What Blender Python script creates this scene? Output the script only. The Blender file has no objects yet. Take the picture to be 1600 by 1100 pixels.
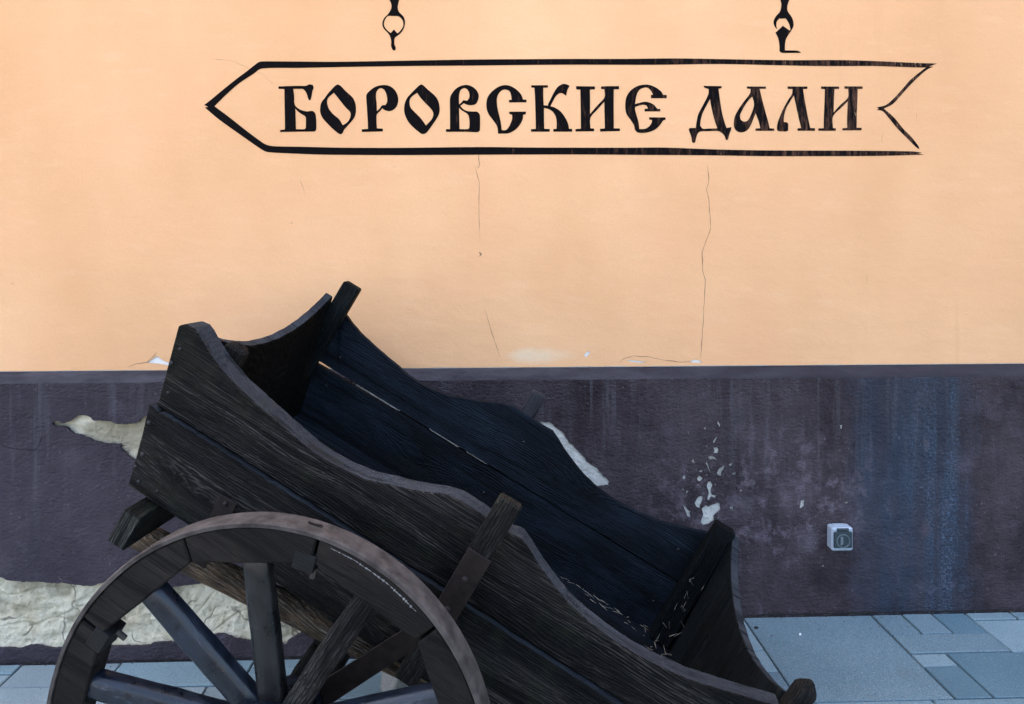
import bpy, bmesh, math, random
from mathutils import Vector, Matrix, noise
random.seed(7)
S = bpy.context.scene
C = S.collection

# ------------------------------------------------------------------ camera
FPX = 1155.0                       # focal length in photo pixels (1600 wide)
CAM = Vector((0, 0, 1.5))
YAW = math.radians(2.0)            # camera looks 2 degrees to the right of the wall normal
cam_d = bpy.data.cameras.new('camera')
cam_d.sensor_fit = 'HORIZONTAL'; cam_d.sensor_width = 36.0
cam_d.lens = 36.0 * FPX / 1600.0
cam_d.shift_y = -(550 - 362) / 1600.0
cam_d.clip_start = 0.05; cam_d.clip_end = 500
cam = bpy.data.objects.new('camera', cam_d); C.objects.link(cam)
cam.location = CAM; cam.rotation_euler = (math.radians(90), 0, -YAW)
S.camera = cam

# ------------------------------------------------------------------ sky, sun, exposure (open shade: the sun stands behind the house)
SUN_EL, SUN_AZ = math.radians(56), math.radians(-40)
W = bpy.data.worlds.new('World'); S.world = W; W.use_nodes = True
nt = W.node_tree; nt.nodes.clear()
sky = nt.nodes.new('ShaderNodeTexSky'); sky.sky_type = 'NISHITA'; sky.sun_disc = False
sky.sun_elevation = SUN_EL; sky.sun_rotation = SUN_AZ % (2 * math.pi)
sky.air_density = 1.0; sky.dust_density = 5.0; sky.ozone_density = 0.5
bg = nt.nodes.new('ShaderNodeBackground'); bg.inputs[1].default_value = 0.15
wo = nt.nodes.new('ShaderNodeOutputWorld')
nt.links.new(sky.outputs[0], bg.inputs[0]); nt.links.new(bg.outputs[0], wo.inputs[0])
sun_d = bpy.data.lights.new('sun', 'SUN'); sun_d.energy = 5.0; sun_d.angle = math.radians(0.5); sun_d.color = (1, .95, .88)
sun = bpy.data.objects.new('sun', sun_d); C.objects.link(sun)
sdir = Vector((math.sin(SUN_AZ) * math.cos(SUN_EL), math.cos(SUN_AZ) * math.cos(SUN_EL), math.sin(SUN_EL)))
sun.rotation_euler = sdir.to_track_quat('Z', 'Y').to_euler(); sun.location = (0, 8, 12)
S.view_settings.view_transform = 'Standard'; S.view_settings.look = 'None'
S.view_settings.exposure = 2.47; S.view_settings.gamma = 1.0; S.view_settings.use_curve_mapping = False

S.cycles.use_denoising = True; S.cycles.denoising_prefilter = 'NONE'
S.cycles.max_bounces = 4; S.cycles.diffuse_bounces = 2; S.cycles.glossy_bounces = 2; S.cycles.transmission_bounces = 1
S.cycles.use_adaptive_sampling = True; S.cycles.adaptive_threshold = .015

# ------------------------------------------------------------------ helpers
def tag(o, label=None, cat=None, group=None, kind=None):
    if label: o['label'] = label
    if cat: o['category'] = cat
    if group: o['group'] = group
    if kind: o['kind'] = kind
    return o

def empty(name, loc=(0, 0, 0), parent=None):
    o = bpy.data.objects.new(name, None); C.objects.link(o); o.location = loc; o.empty_display_size = .1
    if parent: o.parent = parent
    return o

def obj(name, me, mat, parent=None, loc=None, smooth=False):
    o = bpy.data.objects.new(name, me); C.objects.link(o)
    if mat and not me.materials:
        for m1 in (mat if isinstance(mat, (list, tuple)) else [mat]): me.materials.append(m1)
    if parent: o.parent = parent
    if loc is not None: o.location = loc
    if smooth:
        for p in me.polygons: p.use_smooth = True
    return o

def mesh(verts, faces, name='m'):
    me = bpy.data.meshes.new(name); me.from_pydata([tuple(v) for v in verts], [], faces); me.update()
    return me

def bevelled(verts, faces, w=.003, seg=1, jitter=0, angle=25, alt=()):
    bm = bmesh.new()
    vs = [bm.verts.new(v) for v in verts]
    for k_, f in enumerate(faces):
        nf = bm.faces.new([vs[i] for i in f])
        if k_ in alt: nf.material_index = 1
    bmesh.ops.recalc_face_normals(bm, faces=bm.faces)
    if w:
        es = [e for e in bm.edges if len(e.link_faces) == 2 and e.calc_face_angle(0) > math.radians(angle)]
        bmesh.ops.bevel(bm, geom=es, offset=w, segments=seg, affect='EDGES', clamp_overlap=True)
    if jitter:
        for v in bm.verts:
            v.co += noise.noise_vector(v.co * 23.0) * jitter + noise.noise_vector(v.co * 5.0) * jitter
    me = bpy.data.meshes.new('m'); bm.to_mesh(me); bm.free()
    return me

BOXF = [(0, 1, 2, 3), (7, 6, 5, 4), (0, 4, 5, 1), (1, 5, 6, 2), (2, 6, 7, 3), (3, 7, 4, 0)]
def box(x0, x1, y0, y1, z0, z1, w=.003, jitter=0, shear=None):
    vs = [(x0, y0, z0), (x1, y0, z0), (x1, y1, z0), (x0, y1, z0), (x0, y0, z1), (x1, y0, z1), (x1, y1, z1), (x0, y1, z1)]
    if shear: vs = [shear(*v) for v in vs]
    return bevelled(vs, BOXF, w, 1, jitter)

def prism(profile, fn0, fn1, w=.003, jitter=0, angle=25, edges=()):
    """profile: list of 2-D points; fn0/fn1 map a profile point to a 3-D point on either face."""
    n = len(profile)
    vs = [fn0(*p) for p in profile] + [fn1(*p) for p in profile]
    fs = [tuple(range(n)), tuple(range(2 * n - 1, n - 1, -1))] + [(i, i + n, (i + 1) % n + n, (i + 1) % n) for i in range(n)]
    return bevelled(vs, fs, w, 1, jitter, angle, {2 + e for e in edges})

def smooth_poly(pts, sub=4, corner=48):
    """Catmull-Rom through the traced points, keeping sharp corners sharp."""
    P = [Vector(p) for p in pts]; n = len(P); cor = []
    for i in range(n):
        a, b = P[i] - P[i - 1], P[(i + 1) % n] - P[i]
        cor.append(a.length < 1e-9 or b.length < 1e-9 or a.angle(b) > math.radians(corner))
    out = []
    for i in range(n):
        p1, p2 = P[i], P[(i + 1) % n]
        m1 = (p2 - P[i - 1]) * .5 if not cor[i] else (p2 - p1)
        m2 = (P[(i + 2) % n] - p1) * .5 if not cor[(i + 1) % n] else (p2 - p1)
        L = (p2 - p1).length
        if m1.length > L: m1 *= L / m1.length
        if m2.length > L: m2 *= L / m2.length
        for k in range(sub):
            t = k / sub; t2, t3 = t * t, t * t * t
            out.append((2 * t3 - 3 * t2 + 1) * p1 + (t3 - 2 * t2 + t) * m1 + (-2 * t3 + 3 * t2) * p2 + (t3 - t2) * m2)
    return out

def ray(px, py):
    X, Z = (px - 800) / FPX, -(py - 362) / FPX
    return Vector((math.sin(YAW) + X * math.cos(YAW), math.cos(YAW) - X * math.sin(YAW), Z))
def on_wall(px, py, Y):
    d = ray(px, py); p = CAM + d * (Y / d.y); return Vector((p.x, p.z))

def sheet(loops, Y, thick, name):
    """Filled sheet standing in the plane y = Y (front) with holes; loops are lists of (x, z)."""
    cu = bpy.data.curves.new(name, 'CURVE'); cu.dimensions = '2D'; cu.fill_mode = 'BOTH'; cu.extrude = thick / 2
    for lp in loops:
        sp = cu.splines.new('POLY'); sp.points.add(len(lp) - 1); sp.use_cyclic_u = True
        for p, q in zip(sp.points, lp): p.co = (q[0], q[1], 0, 1)
    o = bpy.data.objects.new(name, cu); C.objects.link(o)
    dg = bpy.context.evaluated_depsgraph_get(); dg.update()
    me = bpy.data.meshes.new_from_object(o.evaluated_get(dg))
    bpy.data.objects.remove(o)
    me.materials.clear()
    me.transform(Matrix(((1, 0, 0, 0), (0, 0, -1, Y + thick / 2), (0, 1, 0, 0), (0, 0, 0, 1))))
    me.update()
    return me

# ------------------------------------------------------------------ material kit
class Mat:
    def __init__(s, name):
        s.m = bpy.data.materials.new(name); s.m.use_nodes = True
        s.t = s.m.node_tree; s.b = s.t.nodes['Principled BSDF']
        s.co = s.t.nodes.new('ShaderNodeTexCoord').outputs['Object']
    def n(s, typ, **kw):
        nd = s.t.nodes.new(typ)
        for k, v in kw.items(): setattr(nd, k, v)
        return nd
    def put(s, sock, v):
        if isinstance(v, bpy.types.NodeSocket): s.t.links.new(v, sock)
        elif isinstance(v, (tuple, list)): sock.default_value = tuple(v) + ((1,) if len(v) == 3 and len(sock.default_value) == 4 else ())
        else: sock.default_value = v
    def map(s, scale=(1, 1, 1), loc=(0, 0, 0), rot=(0, 0, 0), src=None):
        nd = s.n('ShaderNodeMapping'); s.put(nd.inputs[0], src or s.co)
        nd.inputs['Location'].default_value = loc; nd.inputs['Scale'].default_value = scale; nd.inputs['Rotation'].default_value = rot
        return nd.outputs[0]
    def noise(s, vec, scale=5, detail=4, rough=.5, dist=0):
        nd = s.n('ShaderNodeTexNoise'); s.put(nd.inputs['Vector'], vec)
        nd.inputs['Scale'].default_value = scale; nd.inputs['Detail'].default_value = detail
        nd.inputs['Roughness'].default_value = rough; nd.inputs['Distortion'].default_value = dist
        return nd.outputs[0]
    def vor(s, vec, scale=5, feature='F1', out=0):
        nd = s.n('ShaderNodeTexVoronoi', feature=feature); s.put(nd.inputs['Vector'], vec); nd.inputs['Scale'].default_value = scale
        return nd.outputs[out]
    def wave(s, vec, scale, dist, detail=2, dscale=1, axis='Z'):
        nd = s.n('ShaderNodeTexWave', wave_type='BANDS', bands_direction=axis, wave_profile='SIN'); s.put(nd.inputs['Vector'], vec)
        nd.inputs['Scale'].default_value = scale; nd.inputs['Distortion'].default_value = dist
        nd.inputs['Detail'].default_value = detail; nd.inputs['Detail Scale'].default_value = dscale
        return nd.outputs['Fac']
    def ramp(s, fac, lo, hi, a=0., b=1.):
        nd = s.n('ShaderNodeMapRange', clamp=True); s.put(nd.inputs[0], fac)
        for i, v in zip((1, 2, 3, 4), (lo, hi, a, b)): nd.inputs[i].default_value = v
        return nd.outputs[0]
    def mix(s, fac, a, b, mode='MIX'):
        nd = s.n('ShaderNodeMix', data_type='RGBA', blend_type=mode)
        s.put(nd.inputs['Factor'], fac); s.put(nd.inputs[6], a); s.put(nd.inputs[7], b)
        return nd.outputs[2]
    def math(s, op, a, b=0.):
        nd = s.n('ShaderNodeMath', operation=op); s.put(nd.inputs[0], a); s.put(nd.inputs[1], b)
        return nd.outputs[0]
    def xyz(s, src=None):
        nd = s.n('ShaderNodeSeparateXYZ'); s.put(nd.inputs[0], src or s.co); return nd.outputs
    def rnd(s): return s.n('ShaderNodeObjectInfo').outputs['Random']
    def addv(s, v, f, k=(37., 11., 23.)):
        nd = s.n('ShaderNodeVectorMath', operation='SCALE'); nd.inputs[0].default_value = k; s.put(nd.inputs['Scale'], f)
        ad = s.n('ShaderNodeVectorMath', operation='ADD'); s.put(ad.inputs[0], v); s.put(ad.inputs[1], nd.outputs[0])
        return ad.outputs[0]
    def done(s, col, rough=.8, h=None, strength=.5, dist=.005, metal=0., spec=.5):
        s.put(s.b.inputs['Base Color'], col); s.put(s.b.inputs['Roughness'], rough)
        s.b.inputs['Metallic'].default_value = metal; s.b.inputs['Specular IOR Level'].default_value = spec
        if h is not None:
            bp = s.n('ShaderNodeBump'); s.put(bp.inputs['Height'], h)
            bp.inputs['Strength'].default_value = strength; bp.inputs['Distance'].default_value = dist
            s.t.links.new(bp.outputs[0], s.b.inputs['Normal'])
        return s.m

def m_peach():
    k = Mat('peach_paint'); x, y, z = k.xyz()
    a = k.ramp(k.noise(k.map((.9, 1, .6)), 1.6, 3, .6), .3, .7)
    col = k.mix(a, (.80, .420, .200), (.92, .520, .268))
    pink = k.ramp(k.noise(k.map((1, 1, 1), (4, 2, 9)), 2.1, 3), .48, .72)
    col = k.mix(k.math('MULTIPLY', pink, .4), col, (.90, .455, .240))
    # pale patched plaster low on the wall
    px = k.math('SUBTRACT', x, .20); pz = k.math('SUBTRACT', z, 1.015)
    d = k.math('ADD', k.math('MULTIPLY', k.math('MULTIPLY', px, px), 22.), k.math('MULTIPLY', k.math('MULTIPLY', pz, pz), 420.))
    d = k.math('ADD', d, k.math('MULTIPLY', k.noise(k.co, 9, 4), 1.2))
    col = k.mix(k.ramp(d, .55, 1.15, .55, 0.), col, (.86, .72, .50))
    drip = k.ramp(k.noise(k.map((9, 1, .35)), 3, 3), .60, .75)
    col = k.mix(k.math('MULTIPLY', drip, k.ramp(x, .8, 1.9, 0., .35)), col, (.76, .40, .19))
    spot = k.ramp(k.noise(k.co, 55, 1), .80, .84)
    col = k.mix(k.math('MULTIPLY', spot, .5), col, (.35, .2, .12))
    col = k.mix(k.math('MULTIPLY', k.ramp(x, .2, 2.2), k.ramp(k.noise(k.map((1, 1, .3), (9, 9, 9)), 2.2, 3), .3, .7, .25, .55)), col, (.66, .36, .18))  # weaker light toward the right painted in as duller, grimy peach
    tr = k.ramp(k.noise(k.map((2.2, 1, 9), rot=(0, .35, 0)), 2.5, 4, .7), .56, .70)
    col = k.mix(k.math('MULTIPLY', tr, .12), col, (.93, .62, .38))
    fine_ = k.noise(k.co, 170, 2, .7)
    col = k.mix(k.ramp(fine_, .35, .65, .10, 0.), col, (.55, .27, .11))
    h = k.math('ADD', k.noise(k.map((1, 1, 2)), 6, 3), k.math('MULTIPLY', fine_, .16))
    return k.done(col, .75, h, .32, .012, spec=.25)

def m_plinth():
    k = Mat('purple_plinth_paint'); x, y, z = k.xyz()
    big = k.noise(k.map((1, 1, .7)), 3.6, 6, .70)
    col = k.mix(k.ramp(big, .35, .65), (.022, .013, .016), (.076, .055, .062))
    left = k.ramp(x, -1.9, .4, 1., 0.)
    col = k.mix(k.math('MULTIPLY', left, .6), col, (.060, .049, .064))
    # blue film of old paint in a tall field, right of the socket
    nx = k.math('ADD', x, k.math('MULTIPLY', k.math('SUBTRACT', k.noise(k.map((1, 1, .5)), 7, 5, .7), .5), .30))
    vst = k.noise(k.map((1, 1, .045), (2, 0, 3)), 24, 3, .65)
    blue = k.math('MULTIPLY', k.math('MULTIPLY', k.ramp(nx, 1.40, 1.50), k.ramp(nx, 1.84, 1.96, 1., 0.)), k.ramp(vst, .36, .58, .62, 1.))
    col = k.mix(k.math('MULTIPLY', blue, k.ramp(k.noise(k.map((1, 1, .45), (1, 0, 7)), 7, 4, .7), .3, .7, .45, .9)), col, (.029, .046, .072))
    pale = k.math('MULTIPLY', k.ramp(nx, 1.60, 1.78), k.ramp(nx, 1.84, 1.97, 1., 0.))
    grain = k.ramp(k.noise(k.co, 120, 3, .7), .48, .62)
    col = k.mix(k.math('MULTIPLY', k.math('MULTIPLY', pale, grain), k.ramp(vst, .40, .62, .05, .75)), col, (.10, .14, .19))
    # drips from the ledge
    st = k.ramp(k.noise(k.map((1, 1, .05)), 38, 4, .65), .51, .68)
    fade = k.ramp(k.math('ADD', z, k.math('MULTIPLY', k.noise(k.map((1, 1, .02)), 30, 2), .6)), .62, 1.10)
    col = k.mix(k.math('MULTIPLY', k.math('MULTIPLY', st, k.math('MULTIPLY', fade, k.ramp(k.noise(k.map((1, 1, .3), (5, 5, 5)), 4, 2), .35, .65, .25, 1.))), .6), col, (.12, .112, .125))
    # chalky bloom, strongest low down and round the flakes
    bl = k.ramp(k.noise(k.map((1, 1, 1), (3, 0, 1)), 6.5, 8, .72, .4), .56, .74)
    low = k.ramp(z, .02, .16, 1., .22)
    col = k.mix(k.math('MULTIPLY', bl, low), col, (.20, .17, .22))
    fx = k.math('SUBTRACT', x, 1.10); fz = k.math('SUBTRACT', z, .46)
    fd = k.math('ADD', k.math('MULTIPLY', k.math('MULTIPLY', fx, fx), 4.), k.math('MULTIPLY', k.math('MULTIPLY', fz, fz), 12.))
    bl2n = k.noise(k.map((1, 1, .8), (8, 0, 5)), 14, 6, .75, .15)
    bl2 = k.ramp(bl2n, .50, .62)
    col = k.mix(k.math('MULTIPLY', bl2, k.ramp(fd, .3, 1.2, .65, 0.)), col, (.17, .135, .155))
    for sx, sz, ax, az, cc in ((1.735, .665, 900., 140., (.16, .13, .14)), (1.735, .32, 500., 160., (.13, .085, .085)), (-1.95, .25, 10., 60., (.15, .12, .13)), (1.27, .28, 160., 90., (.20, .17, .19)), (1.21, .47, 40., 30., (.17, .13, .15)), (.99, .42, 60., 60., (.16, .13, .15))):
        ex = k.math('SUBTRACT', x, sx); ez = k.math('SUBTRACT', z, sz)
        ed = k.math('ADD', k.math('MULTIPLY', k.math('MULTIPLY', ex, ex), ax), k.math('MULTIPLY', k.math('MULTIPLY', ez, ez), az))
        col = k.mix(k.math('MULTIPLY', k.ramp(k.math('ADD', ed, k.math('MULTIPLY', bl2n, 1.6)), .75, 1.05, .75, 0.), k.ramp(bl2n, .40, .60, .2, 1.)), col, cc)
    sp = k.ramp(k.noise(k.co, 90, 2, .5), .70, .76)
    col = k.mix(k.math('MULTIPLY', sp, .5), col, (.22, .20, .22))
    up = k.ramp(z, .55, .92, .25, 1.)
    h = k.math('ADD', k.math('MULTIPLY', k.noise(k.map((1, 1, 1.5)), 62, 5, .65), k.math('ADD', k.math('MULTIPLY', up, .8), .25)),
               k.math('MULTIPLY', k.noise(k.co, 14, 4), .7))
    return k.done(col, .68, h, 1.0, .022, spec=.25)

def m_bare(name, c0, c1, warm=(.5, .4, .25), cracks=0.):
    k = Mat(name)
    wco = k.n('ShaderNodeVectorMath', operation='ADD'); nzc = k.n('ShaderNodeTexNoise'); nzc.inputs['Scale'].default_value = 9.; k.put(nzc.inputs['Vector'], k.co)
    scl = k.n('ShaderNodeVectorMath', operation='SCALE'); k.put(scl.inputs[0], nzc.outputs['Color']); scl.inputs['Scale'].default_value = .14
    k.put(wco.inputs[0], k.co); k.put(wco.inputs[1], scl.outputs[0])
    n1 = k.noise(k.co, 9, 8, .65)
    col = k.mix(k.ramp(n1, .33, .68), c0, c1)
    col = k.mix(k.ramp(k.noise(k.map(loc=(2, 3, 4)), 5, 5), .55, .75, 0., .5), col, warm)
    pit = k.ramp(k.noise(k.co, 60, 5, .7), .60, .68)
    col = k.mix(k.math('MULTIPLY', pit, .55), col, (.16, .13, .09))
    gy = k.ramp(k.noise(k.map(loc=(7, 1, 2)), 3.0, 4, .6), .53, .58)
    col = k.mix(k.math('MULTIPLY', gy, .8), col, tuple(c * .60 for c in c0))
    ck = k.ramp(k.vor(k.map((1, 1, 1.4), (1, 4, 2), src=wco.outputs[0]), 4.2, 'DISTANCE_TO_EDGE'), .004, .022, cracks, 0.)
    col = k.mix(k.math('MULTIPLY', ck, k.ramp(k.noise(k.co, 6, 2), .48, .56)), col, (.06, .05, .035))
    h = k.math('ADD', k.noise(k.co, 35, 8, .7), k.math('MULTIPLY', k.vor(k.co, 60), .25))
    return k.done(col, .92, h, 1., .014, spec=.12)

def m_paint():
    k = Mat('black_sign_paint'); x, y, z = k.xyz()
    br = k.noise(k.map((1, 1, .16), rot=(0, .25, 0)), 75, 5, .7)
    thin = k.ramp(x, -.3, 1.5, .02, .20)
    f = k.ramp(k.math('ADD', br, thin), .64, .84)
    col = k.mix(f, (.0045, .0032, .0034), (.095, .046, .030))
    wear = k.ramp(k.math('ADD', k.noise(k.map((1, 1, .3), (5, 1, 2)), 60, 5, .75), k.ramp(x, .7, 1.9, 0., .17)), .72, .80)
    col = k.mix(k.math('MULTIPLY', wear, .8), col, (.48, .29, .17))
    return k.done(col, k.ramp(br, .3, .7, .55, .8), br, .3, .001, spec=.05)

def m_plain(name, c, rough=.6, var=.25, scale=30, metal=0., bump=.2, spec=.5):
    k = Mat(name); nz = k.noise(k.co, scale, 5, .6)
    d = tuple(v * (1 - var) for v in c); l = tuple(min(1, v * (1 + var)) for v in c)
    return k.done(k.mix(k.ramp(nz, .3, .7), d, l), rough, nz, bump, .003, metal, spec)

def m_wood(name, axis, dark, light, line, moss=.25, rough=.7, contrast=1.0, lines=1.0, spec=.35, knots=.05):
    """weathered timber; the grain runs along local axis 0/1/2 and bends round knots"""
    k = Mat(name); v = k.addv(k.co, k.rnd())
    def sc(along, across):
        s = [across] * 3; s[axis] = along; return tuple(s)
    warp = k.math('MULTIPLY', k.noise(k.map(sc(.9, 3.2), src=v), 1.6, 2, .5), .07)
    kd = k.vor(k.map(sc(1.7, 6.0), src=v), 1.0)
    kb_ = k.ramp(kd, .0, .42, 1., 0.); kb2 = k.math('MULTIPLY', kb_, kb_)
    warp = k.math('ADD', warp, k.math('MULTIPLY', kb2, knots))
    cmb = k.n('ShaderNodeCombineXYZ')
    for i in range(3):
        if i != axis: k.put(cmb.inputs[i], warp)
    ad = k.n('ShaderNodeVectorMath', operation='ADD'); k.put(ad.inputs[0], v); k.put(ad.inputs[1], cmb.outputs[0])
    vv = ad.outputs[0]
    fib = k.noise(k.map(sc(1.0, 165), src=vv), 1.0, 3, .75)
    ring = k.noise(k.map(sc(.45, 34), src=vv), 1.0, 2, .55)
    blot = k.noise(k.map(sc(2.0, 6), src=v), 1.3, 4, .65)
    col = k.mix(k.ramp(blot, .42, .64), dark, light)
    mask = k.math('MULTIPLY', k.ramp(ring, .44, .58), k.ramp(blot, .36, .56))
    wl_ = k.wave(k.map(sc(.10, 1.), src=vv), 44., 5., 2, 5., 'X' if axis == 2 else 'Z')
    wmask = k.math('MULTIPLY', k.ramp(k.noise(k.map(sc(.7, 11), (3, 5, 7), src=vv), 1.0, 2, .5), .46, .60), k.ramp(fib, .38, .55, .25, 1.))
    ln = k.math('MULTIPLY', k.ramp(fib, .53, .61), k.math('ADD', k.math('MULTIPLY', mask, .55), .05))
    ln = k.math('MAXIMUM', ln, k.math('MULTIPLY', k.ramp(wl_, .62, .92), k.math('MULTIPLY', wmask, .6)))
    col = k.mix(k.math('MULTIPLY', ln, lines), col, line)
    dk = k.math('MAXIMUM', k.ramp(ring, .36, .44, .8, 0.), k.ramp(fib, .36, .42, .7, 0.))
    dk = k.math('MAXIMUM', dk, k.ramp(kd, .035, .07, .8, 0.))
    col = k.mix(dk, col, tuple(c * .3 for c in dark))
    if moss:
        ms = k.ramp(k.noise(v, 7, 4, .7), .54, .70)
        col = k.mix(k.math('MULTIPLY', ms, moss), col, (.024, .025, .013))
    h = k.math('ADD', k.math('MULTIPLY', wl_, .45), k.math('ADD', k.math('MULTIPLY', fib, .5), k.math('MULTIPLY', ring, .9)))
    r = k.ramp(blot, .3, .7, rough - .12, rough + .12)
    return k.done(col, r, h, .9 * contrast, .008, spec=spec)

def m_spoke(name='blue_black_spoke_paint', c0=(.0038, .0062, .0110), c1=(.0095, .0165, .0300), wear=(.085, .10, .12), k0=1.):
    k = Mat(name); v = k.addv(k.co, k.rnd())
    n1 = k.noise(v, 16, 5, .7)
    col = k.mix(k.ramp(n1, .38, .62), c0, c1)
    st_ = k.noise(k.map((5, 70, 70), src=v), 1.0, 4, .7)
    col = k.mix(k.math('MULTIPLY', k.ramp(st_, .60, .68), k.math('MULTIPLY', k.ramp(n1, .42, .60), .75 * k0)), col, wear)
    col = k.mix(k.ramp(st_, .34, .40, .7, 0.), col, tuple(c * .3 for c in c0))
    lit_or_dust = k.ramp(k.noise(v, 40, 4, .7), .60, .72)
    col = k.mix(k.math('MULTIPLY', lit_or_dust, .35), col, (.05, .048, .045))
    return k.done(col, k.ramp(n1, .35, .65, .25, .55), k.math('ADD', st_, n1), .4, .003, spec=.5)

def m_granite(name, c0, c1, speck=.5, bump=.35, riven=0.):
    k = Mat(name); v = k.addv(k.co, k.rnd()); r = k.rnd()
    col = k.mix(k.ramp(k.noise(v, 3.5, 4), .3, .7), c0, c1)
    col = k.mix(k.math('MULTIPLY', r, .45), col, tuple(c * .62 for c in c0))
    sp = k.noise(v, 210, 3, .7)
    col = k.mix(k.math('MULTIPLY', k.ramp(sp, .53, .66), speck), col, (.07, .07, .075))
    col = k.mix(k.math('MULTIPLY', k.ramp(k.noise(v, 260, 2, .6), .58, .7), speck * .7), col, (.50, .49, .48))
    col = k.mix(k.ramp(k.noise(v, 9, 6, .7), .60, .78, 0., .35), col, (.12, .115, .11))
    h = k.math('ADD', k.noise(v, 180, 4, .7), k.math('MULTIPLY', k.noise(v, 22, 6, .65), riven))
    return k.done(col, .72, h, bump, .006, spec=.4)

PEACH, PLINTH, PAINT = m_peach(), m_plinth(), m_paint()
def m_ledge():
    k = Mat('lit_dusty_ledge_paint'); x, y, z = k.xyz()
    lit_or_dust = k.math('MULTIPLY', k.ramp(k.noise(k.map((1, 4, 4)), 5, 5, .7), .3, .65), k.ramp(x, -.2, 1.3, 1., .35))
    col = k.mix(lit_or_dust, (.026, .021, .026), (.078, .069, .076))  # light on the sloping ledge painted in as paler dust, weaker to the right
    return k.done(col, .85, k.noise(k.co, 70, 4, .7), .6, .008, spec=.2)
LEDGE = m_ledge()
BARE = m_bare('bare_limestone', (.60, .51, .34), (.90, .80, .61), (.64, .50, .32), .7)
RENDER = m_bare('bare_grey_render', (.56, .54, .48), (.78, .74, .66), (.66, .60, .50))
WHITE = m_plain('white_plaster', (.86, .85, .82), .9, .06, 60)
CRACK = m_plain('crack_shadow', (.33, .185, .10), .95, .3, 40)
JOINT = m_plain('sandy_joint', (.055, .055, .052), .95, .6, 50)
GAPDIRT = m_plain('joint_dirt', (.018, .016, .014), .95, .5, 60)
WOOD = m_wood('charred_plank', 0, (.0028, .0025, .0025), (.0150, .0132, .0124), (.078, .069, .063), .4, spec=.12)
EDGE = m_wood('worn_lit_edge', 0, (.020, .024, .030), (.040, .046, .055), (.072, .078, .085), .3, .85, .6, .5, spec=.15, knots=0)  # worn top edges, with the light they catch put into the paler colour
WOODIN = m_wood('shaded_inner_plank', 0, (.0018, .0032, .0050), (.0080, .0130, .0200), (.020, .027, .037), .05, contrast=.6, lines=.4, spec=.10)  # shade inside the cart put into the colour as darker navy
WOODW = m_wood('charred_post', 2, (.005, .0048, .0048), (.015, .0135, .0125), (.060, .055, .048), .4, spec=.13, knots=0)
WOODWIN = m_wood('shaded_inner_post', 2, (.0022, .0036, .0042), (.0056, .0085, .0098), (.016, .019, .021), .10, lines=.6, spec=.10, knots=0)  # darker copy of the post wood, carrying the shade inside the cart
GREYPOST = m_wood('grey_stake_post', 2, (.026, .026, .031), (.050, .050, .058), (.075, .075, .08), .1, .8, spec=.15, knots=0)
WOODV = m_wood('charred_crossbeam', 1, (.004, .0044, .004), (.014, .015, .0125), (.045, .045, .038), .5, spec=.13, knots=0)
SAWN = m_wood('sawn_end_grain', 2, (.020, .022, .019), (.060, .060, .052), (.13, .125, .11), .4, .85, lines=1.3, spec=.1, knots=0)
ENDGRAIN = m_wood('shaded_end_board_wood', 2, (.0006, .0006, .0007), (.0014, .0014, .0014), (.005, .005, .0045), .1, lines=.4, spec=.08)  # near black: shade on the raised end's inner face is in the colour
LOG = m_wood('weathered_pole', 0, (.05, .034, .022), (.26, .17, .10), (.36, .33, .28), .2, .85, 1.2, .6, spec=.15, knots=0)
FELLOE = m_wood('felloe_wood', 0, (.0080, .0064, .0058), (.0240, .0195, .0170), (.034, .030, .027), .12, .75, .35, .06, spec=.14, knots=0)
FELLOE2 = m_wood('clamp_block_wood', 2, (.007, .007, .0075), (.017, .0155, .015), (.03, .028, .026), .1, .7, .2, .0, spec=.2, knots=0)
OLDSPOKE = m_wood('bare_old_spoke', 0, (.008, .0072, .007), (.024, .0215, .020), (.085, .078, .072), .1, .8, 1.2, spec=.13, knots=0)
SPOKE = m_spoke()
SPOKED = m_spoke('dark_spoke_paint', (.0050, .0052, .0058), (.0125, .0125, .0135), (.04, .04, .04), .6)
IRON = m_plain('rusty_tyre_iron', (.056, .047, .043), .78, .6, 24, .0, .6, .2)
STRAP = m_plain('dark_strap_iron', (.0110, .0068, .0060), .6, .6, 40, .0, .5, .25)
SCRAPE = m_plain('white_paint_scrape', (.17, .165, .16), .85, .7, 220)
NAIL = m_plain('nail_iron', (.012, .012, .013), .5, .3, 60, .0, .2, .3)
PLASTIC = m_plain('white_socket_plastic', (.40, .45, .50), .38, .04, 20, bump=.03)
LID = m_plain('grey_socket_lid', (.030, .045, .050), .4, .12, 60, bump=.05)
LIDD = m_plain('dark_socket_recess', (.012, .016, .02), .5, .2, 60, bump=.05)
STRAW = m_plain('pale_straw', (.22, .195, .145), .85, .6, 90)
GRANITE = m_granite('flamed_granite', (.138, .228, .265), (.188, .288, .325), .75, .6)
GRANITED = m_granite('dark_flamed_granite', (.085, .165, .205), (.112, .205, .245), .5, .5)
GRANITEL = m_granite('pale_flamed_granite', (.19, .285, .315), (.245, .345, .375), .6, .5)
RIVEN = m_granite('riven_stone', (.25, .32, .335), (.36, .43, .44), .25, .8, 2.2)
ROCK = m_granite('granite_rubble', (.26, .25, .23), (.38, .36, .32), .7, .9, 1.5)
GROUND = m_granite('road_stone', (.26, .255, .25), (.33, .325, .32), .4, .5, 1.)

# ------------------------------------------------------------------ the setting: ground and pavement
YP = 2.86                    # front face of the plinth
YW = 2.89                    # front face of the painted wall
ZL = -.129                   # level of the lower pavement on the left
STEP = .30                   # the kerb between the two levels, hidden behind the cart

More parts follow.
